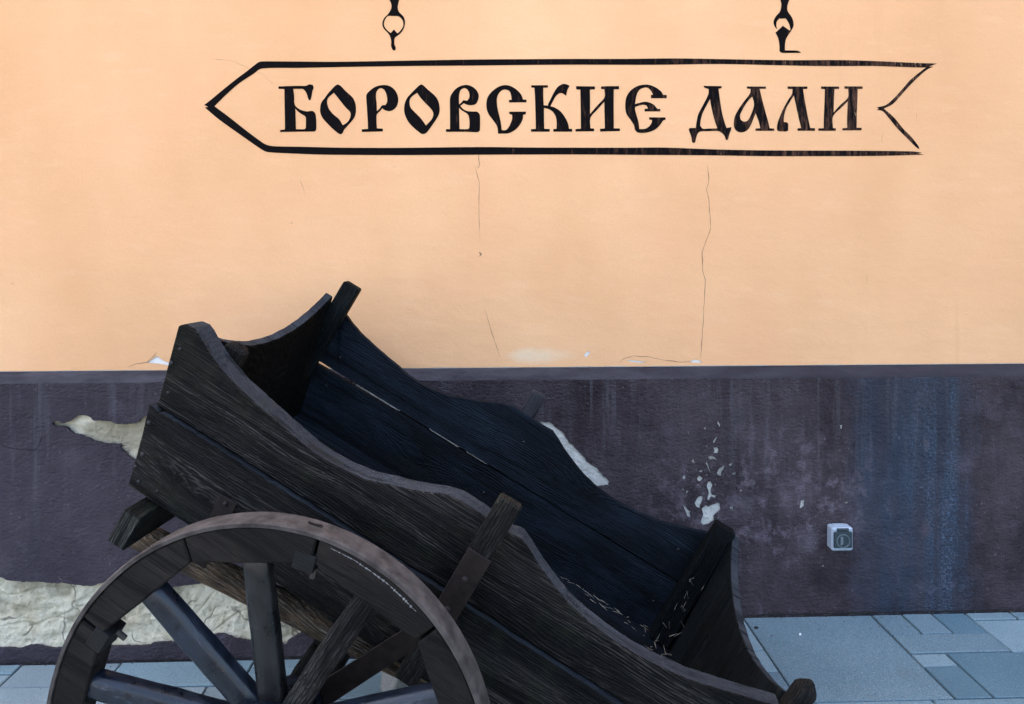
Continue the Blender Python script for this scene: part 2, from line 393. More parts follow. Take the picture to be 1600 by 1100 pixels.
g = obj('ground', mesh([(-40, -60, -.20), (40, -60, -.20), (40, 14, -.20), (-40, 14, -.20)], [(0, 1, 2, 3)]), GROUND); tag(g, kind='structure')
lo = obj('pavement_lower', mesh([(-9, -6, ZL - .012), (STEP, -6, ZL - .012), (STEP, 3.0, ZL - .012), (-9, 3.0, ZL - .012)], [(0, 1, 2, 3)]), JOINT); tag(lo, kind='structure')
hi = obj('pavement_upper', mesh([(STEP + .12, -6, -.012), (9, -6, -.012), (9, 3.0, -.012), (STEP + .12, 3.0, -.012), (STEP + .12, -6, -.2), (STEP + .12, 3., -.2)],
         [(0, 1, 2, 3), (0, 3, 5, 4)]), JOINT); tag(hi, kind='structure')
kb = empty('kerb'); tag(kb, kind='structure')
y = 2.845
while y > -5:
    L = random.uniform(.7, 1.0)
    obj('kerb_stone', box(STEP, STEP + .115, y - L + .006, y, -.2, .002, .008), GRANITE, kb); y -= L

def slab(x0, x1, y0, y1, z, mat, parent):
    gp = .0035; cx, cy = (x0 + x1) / 2, (y0 + y1) / 2
    hx, hy = (x1 - x0) / 2 - gp, (y1 - y0) / 2 - gp
    me = box(-hx, hx, -hy, hy, -.04, 0, .003)
    o = obj('paving_slab', me, mat, parent, (cx, cy, z + random.uniform(-.0015, .0015)))
    o.rotation_euler = (random.uniform(-.002, .002), random.uniform(-.002, .002), random.uniform(-.003, .003))
YB = 2.846
for r in [(1.0, 1.507, 2.323, YB), (.86, 1.0, 2.62, YB), (.86, 1.0, 2.486, 2.62), (.86, 1.0, 2.323, 2.486),
          (.53, .86, 2.60, YB), (.53, .86, 2.323, 2.60), (.417, .53, 2.323, YB),
          (1.507, 1.627, 2.703, YB), (1.627, 1.747, 2.703, YB), (1.747, 1.880, 2.703, YB), (1.507, 1.880, 2.578, 2.703),
          (1.507, 1.635, 2.50, 2.578), (1.507, 1.635, 2.323, 2.50), (1.635, 2.12, 2.323, 2.578),
          (1.880, 2.06, 2.792, YB), (1.880, 2.12, 2.578, 2.792), (2.06, 2.30, 2.792, YB), (2.12, 2.45, 2.578, 2.792), (2.12, 2.45, 2.323, 2.578),
          (2.30, 2.62, 2.792, YB), (2.45, 2.95, 2.323, 2.792)]:
    slab(*r, 0, {(1.635, 2.323): GRANITED, (1.507, 2.323): GRANITED, (1.507, 2.5): GRANITEL, (1.88, 2.792): GRANITEL, (1.747, 2.703): GRANITED, (1.507, 2.578): GRANITE, (.86, 2.62): GRANITEL, (.86, 2.486): GRANITEL, (1.88, 2.578): GRANITEL}.get((r[0], r[2]), GRANITE), hi)
for r in [(-1.745, -1.377, 2.704, YB), (-1.377, -.88, 2.69, YB), (-1.377, -1.0, 2.44, 2.69), (-1.0, -.62, 2.44, 2.69), (-.88, -.62, 2.69, YB),
          (-1.745, -1.377, 2.44, 2.704), (-2.15, -1.745, 2.785, YB), (-2.15, -1.745, 2.60, 2.785), (-2.15, -1.745, 2.44, 2.60), (-2.6, -2.15, 2.44, YB),
          (-.62, -.2, 2.60, YB), (-.62, -.2, 2.44, 2.60), (-.2, STEP - .004, 2.44, YB)]:
    slab(*r, ZL, RIVEN if r[0] < -1.3 and r[3] < 2.8 or r[0] == -1.745 or r[0] == -1.0 else GRANITEL, lo)
def rows(xa, xb, ya, yb, z, mat, parent):
    y = ya
    while y > yb:
        h = random.choice((.22, .27, .36)); x = xa
        while x < xb - .05:
            w_ = min(random.choice((.13, .25, .38, .5)), xb - x)
            if xb - x - w_ < .08: w_ = xb - x
            slab(x, x + w_, y - h, y, z, mat, parent); x += w_
        y -= h
rows(STEP + .117, 2.95, 2.323, .9, 0, GRANITE, hi)
rows(-2.6, STEP - .004, 2.44, .9, ZL, RIVEN, lo)

# ------------------------------------------------------------------ the wall of the house
wall = empty('house_wall', (0, YW, 0))
tag(wall, 'peach painted house wall above a flaking dark purple plinth', 'wall')
wl = (0, -YW, 0)
XA, XB, ZT = -4.8, 9., 5.0
def loopw(pts, Y, sub=3): return smooth_poly([on_wall(p[0], p[1], Y) for p in pts], sub)
def zz(pts, ox, oy, s): return [(ox + a / s, oy + b / s) for a, b in pts]
# upper plaster with its chipped places
def wavy(x, a=.0022): return a * noise.noise((x * 9, 3.1, 0)) + a * noise.noise((x * 31, 1.1, 0)) * .6
edge = [(XA, .970)] + [(x * .02, .970 + .003 * (x * .02) / 2 + wavy(x * .02)) for x in range(-125, 140)] + [(XB, .974)]
outer = [(p[0], p[1]) for p in edge] + [(XB, ZT), (XA, ZT)]
chips = [zz([(530, 462), (560, 442), (583, 427), (606, 446), (630, 458), (690, 468), (690, 480), (640, 476), (600, 468), (560, 464)], 60, 420, 3.142),
         zz([(990, 78), (985, 62), (1000, 42), (1020, 36), (1027, 46), (1015, 62), (1003, 76)], 680, 540, 4.231),
         zz([(116, 1018), (140, 1012), (172, 1016), (180, 1028), (150, 1027), (132, 1026)], 1040, 240, 3.142),
         [(978, 562), (992, 563), (1012, 565.5), (1002, 567), (985, 565)]]
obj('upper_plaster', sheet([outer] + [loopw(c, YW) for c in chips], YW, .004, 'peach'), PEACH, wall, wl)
obj('plaster_backing', mesh([(XA, YW + .006, .9), (XB, YW + .006, .9), (XB, YW + .006, ZT), (XA, YW + .006, ZT)], [(0, 1, 2, 3)]), WHITE, wall, wl)
obj('house_body', box(XA, XB, YW + .012, 8.5, -.2, ZT - .01, 0), RENDER, wall, wl)
# plinth ledge (sloping top of the plinth)
N = 300; vs = []; fs = []
for i in range(N + 1):
    x = -3 + 6 * i / N
    for (yy, z_) in ((YP, .925 + .0025 * noise.noise((x * 14, 7, 0))), (YP + .0015, .930 + .003 * noise.noise((x * 11, 2, 0))), (YW - .001, .9665 + .003 * x / 2), (YW + .004, .9668 + .003 * x / 2)):
        vs.append((x, yy, z_))
for i in range(N):
    for j in range(3): a = i * 4 + j; fs.append((a, a + 4, a + 5, a + 1))
obj('plinth_ledge', mesh(vs, fs), LEDGE, wall, wl, True)
for xa, xb in ((XA, -3), (3, XB)):
    obj('plinth_ledge', mesh([(xa, YP, .925), (xb, YP, .925), (xb, YW - .001, .967), (xa, YW - .001, .967)], [(0, 1, 2, 3)]), LEDGE, wall, wl)
# plinth plaster with the places where it has come away
H = {}
H['left'] = zz([(196, 175), (230, 163), (280, 168), (330, 190), (400, 180), (480, 130), (560, 82), (620, 75), (700, 96), (750, 142), (790, 160), (850, 150), (950, 160), (1020, 170),
                (1080, 198), (1150, 195), (1240, 202), (1330, 190), (1400, 150), (1440, 112), (1520, 85), (1640, 160), (1560, 480), (1400, 730), (1310, 690), (1262, 652), (1200, 603),
                (1152, 548), (1140, 482), (1050, 478), (930, 470), (860, 455), (750, 430), (680, 395), (600, 360), (480, 325), (430, 282), (380, 246), (280, 236), (205, 222)], 60, 640, 8.889)
H['band'] = [(-420, 880), (-300, 892), (-150, 900), (-60, 900), (0, 902), (10, 906), (30, 908.5), (60, 909.5), (85, 911), (100, 911), (120, 914), (145, 915), (158, 911), (180, 906), (220, 907),
             (262, 918), (285, 915), (305, 913), (322, 911), (345, 913), (365, 916), (385, 921), (420, 930), (470, 945), (520, 958), (560, 968), (545, 985), (515, 978), (490, 977), (472, 988),
             (452, 1000), (446, 1008), (430, 1006), (412, 1005), (396, 1005), (384, 1001), (372, 999), (360, 996), (350, 991), (336, 992), (318, 998), (300, 1001), (268, 1004), (240, 1005), (235, 1009),
             (205, 1010), (180, 1010), (140, 1012), (100, 1013), (82, 1013.5), (72, 1012), (62, 1009.5), (48, 1009), (38, 1011), (28, 1014), (14, 1012), (0, 1013.5), (-60, 1012), (-200, 1010), (-420, 1006)]
H['strip'] = zz([(670, 506), (720, 506), (765, 511), (800, 540), (850, 580), (868, 612), (890, 642), (915, 662), (940, 690), (962, 712), (990, 740), (996, 765), (1025, 780), (1060, 800), (1085, 830),
                 (1112, 862), (1135, 880), (1151, 902), (1146, 924), (1120, 922), (1100, 929), (1060, 930), (980, 880), (880, 780), (780, 640), (690, 560)], 680, 540, 4.231)
H['behind'] = [(470, 588), (530, 588), (580, 606), (640, 640), (700, 672), (770, 714), (815, 760), (760, 752), (690, 716), (600, 664), (520, 618), (470, 600)]
fl_ = [[(310, 850), (350, 822), (362, 835), (395, 818), (420, 812), (445, 800), (472, 803), (470, 835), (475, 860), (445, 885), (418, 912), (420, 950), (395, 968), (370, 985), (330, 995), (302, 968), (312, 930), (322, 898)],
       [(250, 800), (268, 770), (290, 746), (320, 740), (320, 780), (302, 818), (296, 850), (266, 835)],
       [(365, 622), (385, 615), (410, 650), (392, 690), (400, 730), (425, 735), (445, 740), (430, 762), (395, 750), (375, 780), (357, 775), (370, 700), (355, 660)],
       [(440, 545), (460, 510), (505, 475), (510, 500), (485, 540), (480, 575), (455, 565)], [(540, 470), (570, 455), (586, 470), (562, 492)], [(570, 545), (605, 538), (607, 560), (580, 565)],
       [(430, 990), (465, 962), (495, 966), (480, 990), (440, 1010)], [(150, 820), (176, 838), (200, 870), (225, 880), (208, 892), (218, 930), (190, 918), (175, 880), (160, 850)],
       [(445, 95), (458, 110), (475, 140), (462, 155), (448, 122)], [(410, 272), (430, 240), (452, 236), (432, 270), (414, 300)], [(412, 325), (440, 322), (460, 350), (450, 378), (410, 372), (420, 350)],
       [(365, 402), (395, 398), (430, 412), (447, 450), (420, 428), (378, 432)], [(344, 560), (358, 550), (370, 562), (358, 573)], [(425, 640), (438, 636), (440, 652), (428, 655)],
       [(355, 440), (366, 470), (390, 548), (380, 540), (356, 480), (346, 470)], [(640, 690), (658, 682), (662, 706), (644, 708)]]
for i, p in enumerate(fl_): H['f%d' % i] = zz(p, 1040, 640, 5.5)
H['g0'] = zz([(768, 742), (780, 735), (789, 743), (783, 770), (772, 779), (763, 774)], 1000, 540, 3.055)
H['g1'] = zz([(955, 380), (970, 378), (966, 400), (956, 398)], 1000, 540, 3.055)
H['g2'] = zz([(978, 748), (995, 744), (1000, 752), (984, 758)], 1000, 540, 3.055)
H['g3'] = zz([(870, 1048), (880, 1047), (880, 1058), (871, 1058)], 1000, 540, 3.055)
_g4 = zz([(410, 410), (428, 405), (434, 430), (418, 442), (404, 436)], 1300, 540, 2.62)
_g5 = zz([(412, 485), (424, 480), (428, 494), (416, 498)], 1300, 540, 2.62)
rf = random.Random(11)
for i in range(64):
    cx_, cy_ = 1098 + rf.gauss(0, 20), 752 + rf.gauss(0, 45); r0_ = abs(rf.gauss(0, 1.5)) + .7
    H['s%d' % i] = [(cx_ + r0_ * rf.uniform(.5, 1.5) * math.cos(a * math.pi / 3), cy_ + r0_ * rf.uniform(.6, 1.9) * math.sin(a * math.pi / 3)) for a in range(6)]
def inside(p, poly):
    c = False
    for (x0, y0), (x1, y1) in zip(poly, poly[1:] + poly[:1]):
        if (y0 > p[1]) != (y1 > p[1]) and p[0] < (x1 - x0) * (p[1] - y0) / (y1 - y0) + x0: c = not c
    return c
big_ = [v for q, v in H.items() if not q.startswith('s') or q == 'strip']
for q in [q for q in H if q[0] == 's' and q != 'strip']:
    grown = [(p[0] + dx, p[1] + dy) for p in H[q] for dx in (-2.5, 0, 2.5) for dy in (-2.5, 0, 2.5)]
    if any(inside(p, v) for p in grown for v in big_): del H[q]
    else: big_.append([(p[0], p[1]) for p in H[q]])
def rough(lp, a):
    return [p + Vector((noise.noise((p.x * 60, p.y * 60, 1)) + .6 * noise.noise((p.x * 190, p.y * 190, 1)), noise.noise((p.x * 60, p.y * 60, 5)) + .6 * noise.noise((p.x * 190, p.y * 190, 5)))) * a for p in lp]
holes = [rough(loopw(p, YP, 5), .0035 if len(p) > 20 else .0016) for p in H.values()]
pouter = [(XA, -.2), (XB, -.2), (XB, .925)] + [(3 - 6 * i / N, .925 + .0025 * noise.noise(((3 - 6 * i / N) * 14, 7, 0))) for i in range(N + 1)] + [(XA, .925)]
obj('plinth_plaster', sheet([pouter] + holes, YP, .011, 'plinth'), PLINTH, wall, wl)
# what shows through: rough limestone low down and at the left, flat grey render elsewhere
def rubble(x0, x1, z0, z1, name, mat, amp, step=.0045):
    nx, nz = int((x1 - x0) / step), int((z1 - z0) / step); vs = []; fs = []
    for j in range(nz + 1):
        for i in range(nx + 1):
            x, z = x0 + i * step, z0 + j * step
            p = Vector((x, 0, z))
            d, _ = noise.voronoi(Vector((x * 5.2 + .25 * noise.noise(p * 6), 2.3, z * 7.5)))
            e = min(1, (d[1] - d[0]) * 3.2)
            h = amp * (.55 * e + .34 * noise.fractal(p * 7, .9, 2.0, 6) + .16 * noise.fractal(p * 42, .6, 2.1, 4) - 1.3 * max(0, noise.noise(p * 26) - .42) - .5 * max(0, .05 - abs(noise.noise(p * 7 + Vector((3, 3, 3))))) * 14)
            vs.append((x, YP + .024 - max(-.012, min(.0155, h)), z))
    for j in range(nz):
        for i in range(nx): a = j * (nx + 1) + i; fs.append((a, a + 1, a + nx + 2, a + nx + 1))
    return obj(name, mesh(vs, fs), mat, wall, wl, True)
rubble(-2.75, -.45, -.13, .23, 'exposed_stone', BARE, .020)
rubble(-1.72, -1.28, .52, .80, 'exposed_stone', BARE, .012)
obj('exposed_render', mesh([(-.85, YP + .0065, .05), (2.6, YP + .0065, .05), (2.6, YP + .0065, .91), (-.85, YP + .0065, .91)], [(0, 1, 2, 3)]), RENDER, wall, wl)
# hairline cracks
def crack(pts, w0, Y, mat, sub=5):
    P = [on_wall(p[0], p[1], Y) for p in pts]; Q = []
    for a, b in zip(P, P[1:]):
        for k in range(sub):
            p = a.lerp(b, k / sub); Q.append(p + Vector((noise.noise((p.x * 40, p.y * 40, 2)), noise.noise((p.x * 40, p.y * 40, 8)))) * .0025)
    Q.append(P[-1]); vs = []; fs = []
    for i, p in enumerate(Q):
        t = (Q[min(i + 1, len(Q) - 1)] - Q[max(i - 1, 0)]).normalized(); n_ = Vector((-t.y, t.x))
        w_ = w0 * .85 * (.35 + 1.0 * abs(noise.noise((p.x * 17, p.y * 23, 4)))) * min(1, i / 3 + .1, (len(Q) - 1 - i) / 3 + .1)
        for s_ in (-1, 1): q = p + n_ * w_ * s_ * .5; vs.append((q.x, Y - .0006, q.y))
    for i in range(len(Q) - 1): fs.append((2 * i, 2 * i + 2, 2 * i + 3, 2 * i + 1))
    obj('crack', mesh(vs, fs), mat, wall, wl)
crack([(1105, 257), (1108, 280), (1104, 296), (1108, 315), (1109, 340), (1110, 358), (1105, 372), (1097, 395), (1098, 422), (1102, 438), (1100, 480), (1098, 515), (1096, 540), (1095, 562)], .0042, YW, CRACK)
crack([(747, 236), (749, 258), (746, 264)], .004, YW, CRACK)
crack([(742, 258), (746, 272), (749, 285), (748, 330), (750, 378)], .0032, YW, CRACK)
crack([(748, 394), (752, 397.5), (748.5, 401)], .006, YW, CRACK)
crack([(757, 480), (763, 502), (769, 522), (776, 542), (782, 560)], .0036, YW, CRACK)
crack([(966, 567), (975, 560), (990, 556), (1010, 557), (1040, 563), (1062, 566), (1085, 564)], .0045, YW, CRACK)
crack([(200, 574), (212, 569), (230, 565.5), (240, 557), (245, 548)], .004, YW, CRACK)
crack([(468, 278), (473, 292), (477, 306)], .0022, YW, CRACK)
crack([(325, 92), (360, 94), (385, 105), (410, 116), (432, 136)], .0018, YW, CRACK)
crack([(1355, 430), (1354, 445)], .003, YW, CRACK); crack([(1378, 206), (1378, 224)], .003, YW, CRACK); crack([(1432, 176), (1432, 186)], .003, YW, CRACK)
DK = m_plain('dark_paint_crack', (.016, .013, .018), .9, .3, 40)
crack([(0, 690), (6, 697), (22, 701), (40, 702), (57, 703), (62, 692), (66, 680)], .006, YP, DK)
crack([(0, 1037), (60, 1035), (130, 1034), (240, 1032), (400, 1028), (480, 1026)], .012, YP - .002, GAPDIRT, 14)
crack([(1165, 962), (1200, 960.5), (1260, 959.5), (1350, 957.5), (1420, 956), (1500, 954.5), (1600, 952.5)], .013, YP - .002, GAPDIRT, 14)

# ------------------------------------------------------------------ painted sign
YS = YW - .0012
sign = empty('painted_arrow_sign', (0, YS, 1.9)); tag(sign, 'black hand painted arrow with Cyrillic lettering pointing left on the peach wall', 'sign')
sl = (0, -YS, -1.9)
def painted(name, loops, parent, loc, sub=4):
    return obj(name, sheet([smooth_poly([on_wall(p[0], p[1], YS) for p in lp], sub) for lp in loops], YS, .0008, name), PAINT, parent, loc)
L11 = {
 'be': (425, 11, [[(110,165),(250,160),(420,155),(580,155),(640,130),(700,140),(715,190),(695,240),(680,330),(660,395),(640,405),(620,370),(600,300),(570,245),(530,210),(460,207),(365,207),(380,330),(385,460),(420,520),(500,570),(600,595),(690,585),(740,625),(758,720),(760,900),(735,940),(500,943),(140,948),(138,915),(220,905),(222,850),(212,210),(112,205)],
   [(400,540),(430,580),(500,635),(560,670),(580,700),(582,800),(580,880),(555,900),(412,900),(405,700)]]),
 'o': (425, 11, [[(1130,130),(1180,155),(1270,250),(1380,350),(1430,450),(1443,560),(1430,660),(1380,750),(1290,850),(1240,910),(1210,970),(1175,985),(1130,965),(1040,890),(940,790),(865,700),(830,610),(830,510),(855,430),(910,360),(960,290),(1030,210),(1090,150)],
   [(1062,275),(1110,330),(1180,420),(1270,530),(1340,600),(1352,660),(1330,730),(1290,785),(1215,832),(1180,770),(1140,715),(1060,650),(990,570),(955,490),(947,410),(975,350)]]),
 'er': (560, 11, [[(440,140),(540,160),(620,220),(670,310),(685,400),(665,490),(610,560),(530,590),(450,570),(410,540),(370,590),(315,650),(312,800),(318,885),(420,890),(420,938),(58,948),(58,902),(165,895),(160,760),(145,500),(135,330),(155,280),(230,210),(320,160)],
   [(390,195),(440,220),(475,280),(495,370),(490,440),(465,485),(405,492),(370,540),(318,592),(312,450),(300,340),(310,260),(345,210)]]),
 'o2': (560, 11, [[(1085,130),(1120,150),(1200,225),(1310,320),(1370,410),(1395,520),(1390,620),(1350,710),(1270,830),(1180,950),(1140,978),(1085,980),(1030,940),(930,855),(850,760),(800,650),(785,550),(800,450),(840,360),(920,270),(1000,190),(1050,145)],
   [(1010,275),(1060,350),(1140,440),(1220,520),(1275,590),(1288,650),(1260,730),(1160,838),(1130,790),(1060,700),(980,620),(905,540),(880,470),(885,390),(930,330)]]),
 've': (690, 11, [[(420,138),(520,165),(600,230),(638,320),(625,400),(585,465),(520,488),(440,480),(380,455),(320,500),(380,560),(450,590),(540,597),(610,600),(655,650),(662,750),(660,920),(620,950),(400,945),(75,945),(75,900),(145,900),(145,700),(143,500),(145,370),(170,300),(230,220),(310,165)],
   [(400,195),(445,220),(475,280),(475,360),(440,410),(375,402),(340,440),(300,478),(298,400),(300,320),(320,240),(355,205)],
   [(300,530),(340,570),(420,620),(460,660),(475,720),(480,800),(475,880),(450,898),(310,898),(305,800)]]),
 'es': (690, 11, [[(1110,143),(1200,165),(1300,230),(1370,310),(1398,390),(1460,392),(1460,438),(1160,440),(1158,398),(1205,395),(1195,320),(1170,250),(1105,220),(1040,230),(980,290),(950,380),(955,500),(975,600),(1000,700),(1020,800),(1035,915),(1100,915),(1150,870),(1190,790),(1212,720),(1212,650),(1165,640),(1160,600),(1450,598),(1448,640),(1400,655),(1395,720),(1360,800),(1290,890),(1200,950),(1120,975),(970,975),(965,900),(950,840),(890,750),(820,660),(780,570),(770,470),(785,370),(840,280),(930,200),(1020,155)]]),
 'ka': (820, 11, [[(110,145),(398,145),(395,185),(318,187),(318,330),(325,490),(400,495),(400,470),(440,390),(500,270),(570,170),(660,122),(720,130),(770,155),(735,220),(710,325),(650,285),(590,285),(530,340),(480,430),(440,505),(520,530),(620,600),(700,710),(745,810),(760,893),(815,895),(813,943),(490,943),(490,897),(545,893),(548,780),(530,680),(480,600),(410,555),(330,535),(330,700),(335,893),(430,897),(428,943),(108,943),(105,900),(190,895),(185,650),(175,330),(165,187),(112,185)]]),
 'i': (820, 11, [[(880,160),(1205,165),(1205,215),(1120,220),(1122,400),(1122,640),(1240,500),(1370,355),(1368,213),(1312,210),(1312,165),(1450,160),(1620,160),(1620,212),(1530,215),(1528,500),(1530,885),(1635,888),(1635,932),(1295,940),(1295,893),(1378,887),(1370,600),(1368,425),(1260,550),(1130,700),(1128,885),(1193,888),(1190,935),(872,940),(872,898),(965,890),(962,600),(955,220),(885,215)]]),
 'ye': (940, 11, [[(770,132),(860,150),(960,200),(1030,260),(1055,308),(1120,312),(1120,368),(850,368),(848,312),(885,305),(850,240),(800,192),(740,185),(670,210),(625,260),(595,340),(575,470),(640,450),(740,428),(820,440),(900,480),(960,548),(1010,550),(1008,595),(740,595),(738,552),(800,545),(770,490),(700,480),(580,515),(575,560),(600,660),(630,760),(650,898),(750,892),(820,850),(860,790),(868,742),(818,735),(818,695),(1100,698),(1100,740),(1060,750),(1010,820),(930,900),(830,945),(720,965),(620,955),(575,910),(560,840),(500,740),(430,640),(408,530),(415,400),(450,300),(530,210),(640,150)]]),
 'de': (1070, 11, [[(322,155),(635,160),(632,195),(580,205),(595,330),(620,500),(650,660),(690,800),(720,880),(800,862),(795,910),(765,990),(745,1070),(725,1090),(705,1075),(680,1010),(630,960),(570,932),(400,935),(265,940),(220,980),(195,1050),(180,1120),(155,1140),(125,1120),(110,1020),(70,910),(85,880),(190,878),(205,770),(230,650),(290,530),(370,380),(410,280),(410,210),(340,185)],
   [(435,380),(450,480),(480,620),(520,770),(560,885),(400,890),(310,890),(265,840),(275,740),(310,620),(370,500)]]),
 'a': (1070, 11, [[(1065,165),(1395,168),(1392,205),(1285,205),(1320,350),(1380,580),(1430,760),(1460,885),(1537,888),(1537,928),(1215,928),(1215,888),(1300,885),(1270,760),(1218,625),(1180,720),(1130,840),(1070,920),(980,955),(900,935),(850,870),(845,760),(870,660),(930,550),(1020,420),(1120,290),(1135,210),(1070,200)],
   [(1160,340),(1185,420),(1190,500),(1160,600),(1110,710),(1070,760),(1010,768),(960,735),(950,660),(980,590),(1040,480),(1110,390)]]),
 'el': (1200, 10, [[(305,150),(618,152),(615,188),(548,192),(570,340),(610,560),(645,730),(660,800),(735,803),(735,843),(462,843),(462,805),(520,800),(490,680),(450,500),(405,290),(350,380),(290,480),(260,570),(248,640),(248,705),(300,712),(318,740),(315,840),(280,855),(160,848),(142,820),(150,730),(180,640),(240,500),(310,370),(375,270),(385,192),(310,188)]]),
 'i2': (1200, 10, [[(830,150),(1112,152),(1110,188),(1038,190),(1030,400),(1025,560),(1120,450),(1250,325),(1255,188),(1195,185),(1195,148),(1480,150),(1478,188),(1402,190),(1395,400),(1388,600),(1385,795),(1465,797),(1462,835),(1165,837),(1163,803),(1240,798),(1238,650),(1248,380),(1160,470),(1018,615),(1015,800),(1062,805),(1058,843),(788,843),(788,805),(872,803),(875,600),(885,400),(890,192),(830,188)]]),
}
for ox, s, lps in L11.values():
    painted('letter', [zz(lp, ox, 120, s) for lp in lps], sign, sl)
painted('arrow_outline', [[(319, 164), (330, 155.5), (345, 143), (366, 126), (386, 111), (402, 98.5), (408, 96), (450, 96), (525, 96.5), (620, 95), (739, 93), (840, 92.3), (900, 92), (980, 92), (1050, 91.2), (1110, 92), (1162, 93), (1240, 94), (1312, 93.8), (1370, 95.5), (1425, 98), (1464, 99.3), (1455, 102.5), (1448, 105.5),
                            (1400, 104.2), (1361, 103), (1290, 103.2), (1219, 102), (1125, 100), (1020, 101.2), (900, 101), (820, 101.5), (739, 102.4), (650, 103), (562, 104.2), (470, 106), (409, 107), (395, 116), (373, 130.5), (352, 149), (335, 166),
                            (358, 183), (382, 202), (404, 218.5), (416, 226), (430, 228.5), (480, 229.5), (525, 230.6), (620, 231), (750, 229.7), (830, 230.5), (900, 230.7), (980, 230.8), (1040, 230.6), (1120, 233.5), (1200, 235), (1300, 235.3), (1360, 235.6), (1425, 236.5), (1441, 238.4), (1434, 239.5), (1444, 241.5),
                            (1400, 243), (1350, 243.8), (1270, 244), (1200, 244), (1100, 242.6), (1000, 242), (900, 241.3), (800, 241.5), (700, 242), (610, 242.3), (506, 241.6), (450, 239.5), (418, 237.5), (408, 233), (372, 208), (342, 186.5), (320, 168), (325, 167)]], sign, sl)
painted('arrow_tail', [zz([(700,155),(640,160),(560,215),(470,290),(400,370),(310,470),(220,545),(128,567),(150,578),(130,592),(190,606),(250,672),(340,782),(440,882),(530,972),(562,990),(548,955),(480,868),(400,788),(320,688),(250,620),(200,580),(290,535),(370,450),(460,350),(560,250),(640,185)], 1350, 80, 6.47)], sign, sl)
def hook(label, px, lps):
    p = on_wall(px, 75, YS)
    me = sheet([smooth_poly([on_wall(a, b, YS) for a, b in lp], 4) for lp in lps], YS, .0008, 'hook')
    me.transform(Matrix.Translation((-p.x, -YS, -p.y)))
    o = obj('painted_hook', me, PAINT, None, (p.x, YS, p.y)); tag(o, label, 'painting', 'painted hanging hooks above the arrow')
hook('painted black hook with closed ring and rounded tip above the arrow', 616, [zz([(300,-260),(460,-260),(515,-180),(515,-90),(475,-10),(460,50),(445,130),(460,210),(500,260),(550,310),(580,380),(580,470),(540,580),(470,660),(400,710),(380,760),(385,850),(405,900),(405,945),(375,968),(345,945),(320,880),(320,780),(300,700),(260,630),(190,560),(155,490),(155,420),(190,340),(250,280),(300,210),(325,140),(320,70),(285,-10),(245,-90),(245,-180)], 585, 0, 12.22),
      zz([(260,305),(360,305),(460,310),(520,360),(550,420),(548,500),(500,580),(440,638),(372,562),(312,632),(240,570),(190,500),(183,430),(210,360)], 585, 0, 12.22)])
hook('painted black hook with open claw and flat foot above the arrow', 1224, [zz([(240,-260),(400,-260),(455,-180),(455,-90),(415,-10),(375,90),(370,190),(400,250),(455,330),(485,420),(485,500),(440,590),(380,680),(340,760),(325,860),(325,960),(540,965),(590,975),(632,1008),(500,1010),(300,1010),(250,1000),(222,970),(222,900),(210,790),(185,700),(145,622),(285,492),(418,586),(430,560),(410,470),(375,400),(340,350),(235,355),(225,345),(170,410),(160,480),(172,552),(140,520),(110,450),(115,380),(160,300),(225,230),(250,150),(255,70),(235,-10),(195,-90),(195,-180)], 1200, 0, 12.22)])

# ------------------------------------------------------------------ the socket on the plinth
D_ = .047; q0 = on_wall(1300, 825, YP - D_); q1 = on_wall(1333.3, 861.2, YP - D_)
cx, cz, hw, hh = (q0.x + q1.x) / 2, (q0.y + q1.y) / 2, (q1.x - q0.x) / 2, (q0.y - q1.y) / 2
so = empty('power_socket', (cx, YP, cz)); tag(so, 'white weatherproof power socket with grey lid on the purple plinth', 'socket')
def sbox(name, x0, x1, z0, z1, y0, y1, mat, b=.002, par=so): return obj(name, box(x0, x1, -y1, -y0, z0, z1, b), mat, par)
sbox('housing', -hw, hw, -hh, hh, 0, D_, PLASTIC, .006)
sbox('top_step', -hw * .55, hw * .55, hh - .001, hh + .0015, .006, D_ * .55, PLASTIC, .0006)
lid = sbox('lid', -hw * .88, hw * .88, -hh * .72, hh * .70, D_ - .002, D_ + .005, LID, .004)
sbox('lid_hinge', -hw * .55, hw * .55, hh * .70, hh * .97, D_ - .002, D_ + .006, LID, .002)
sbox('hinge_notch', -hw * .12, hw * .22, hh * .80, hh * .90, D_ + .0055, D_ + .0075, LIDD, .0006)
def ring(r0, r1, y0, y1, n=40):
    vs = []; fs = []
    for i in range(n):
        a = 2 * math.pi * i / n
        for r, y in ((r0, y0), (r0, y1), (r1, y1), (r1, y0)): vs.append((r * math.cos(a), -y, r * math.sin(a)))
    for i in range(n):
        b = ((i + 1) % n) * 4; a = i * 4
        for j in range(4): fs.append((a + j, b + j, b + (j + 1) % 4, a + (j + 1) % 4))
    return bevelled(vs, fs, .0006)
r_ = obj('lid_ring', ring(hw * .54, hw * .64, D_ + .004, D_ + .0085), m_plain('lid_ring_plastic', (.10, .13, .14), .45, .1, 60, bump=.05), lid)
r_.location = (-hw * .02, 0, -hh * .08)
gr_ = sbox('finger_grip', -hw * .28, -hw * .02, -hh * .45, hh * .28, D_ + .004, D_ + .008, m_plain('worn_grip', (.14, .17, .18), .5, .1, 50, bump=.05), .001, lid)
sbox('keyhole', -hw * .16, 0.0, -hh * .52, -hh * .34, D_ + .008, D_ + .009, LIDD, .0004, lid)

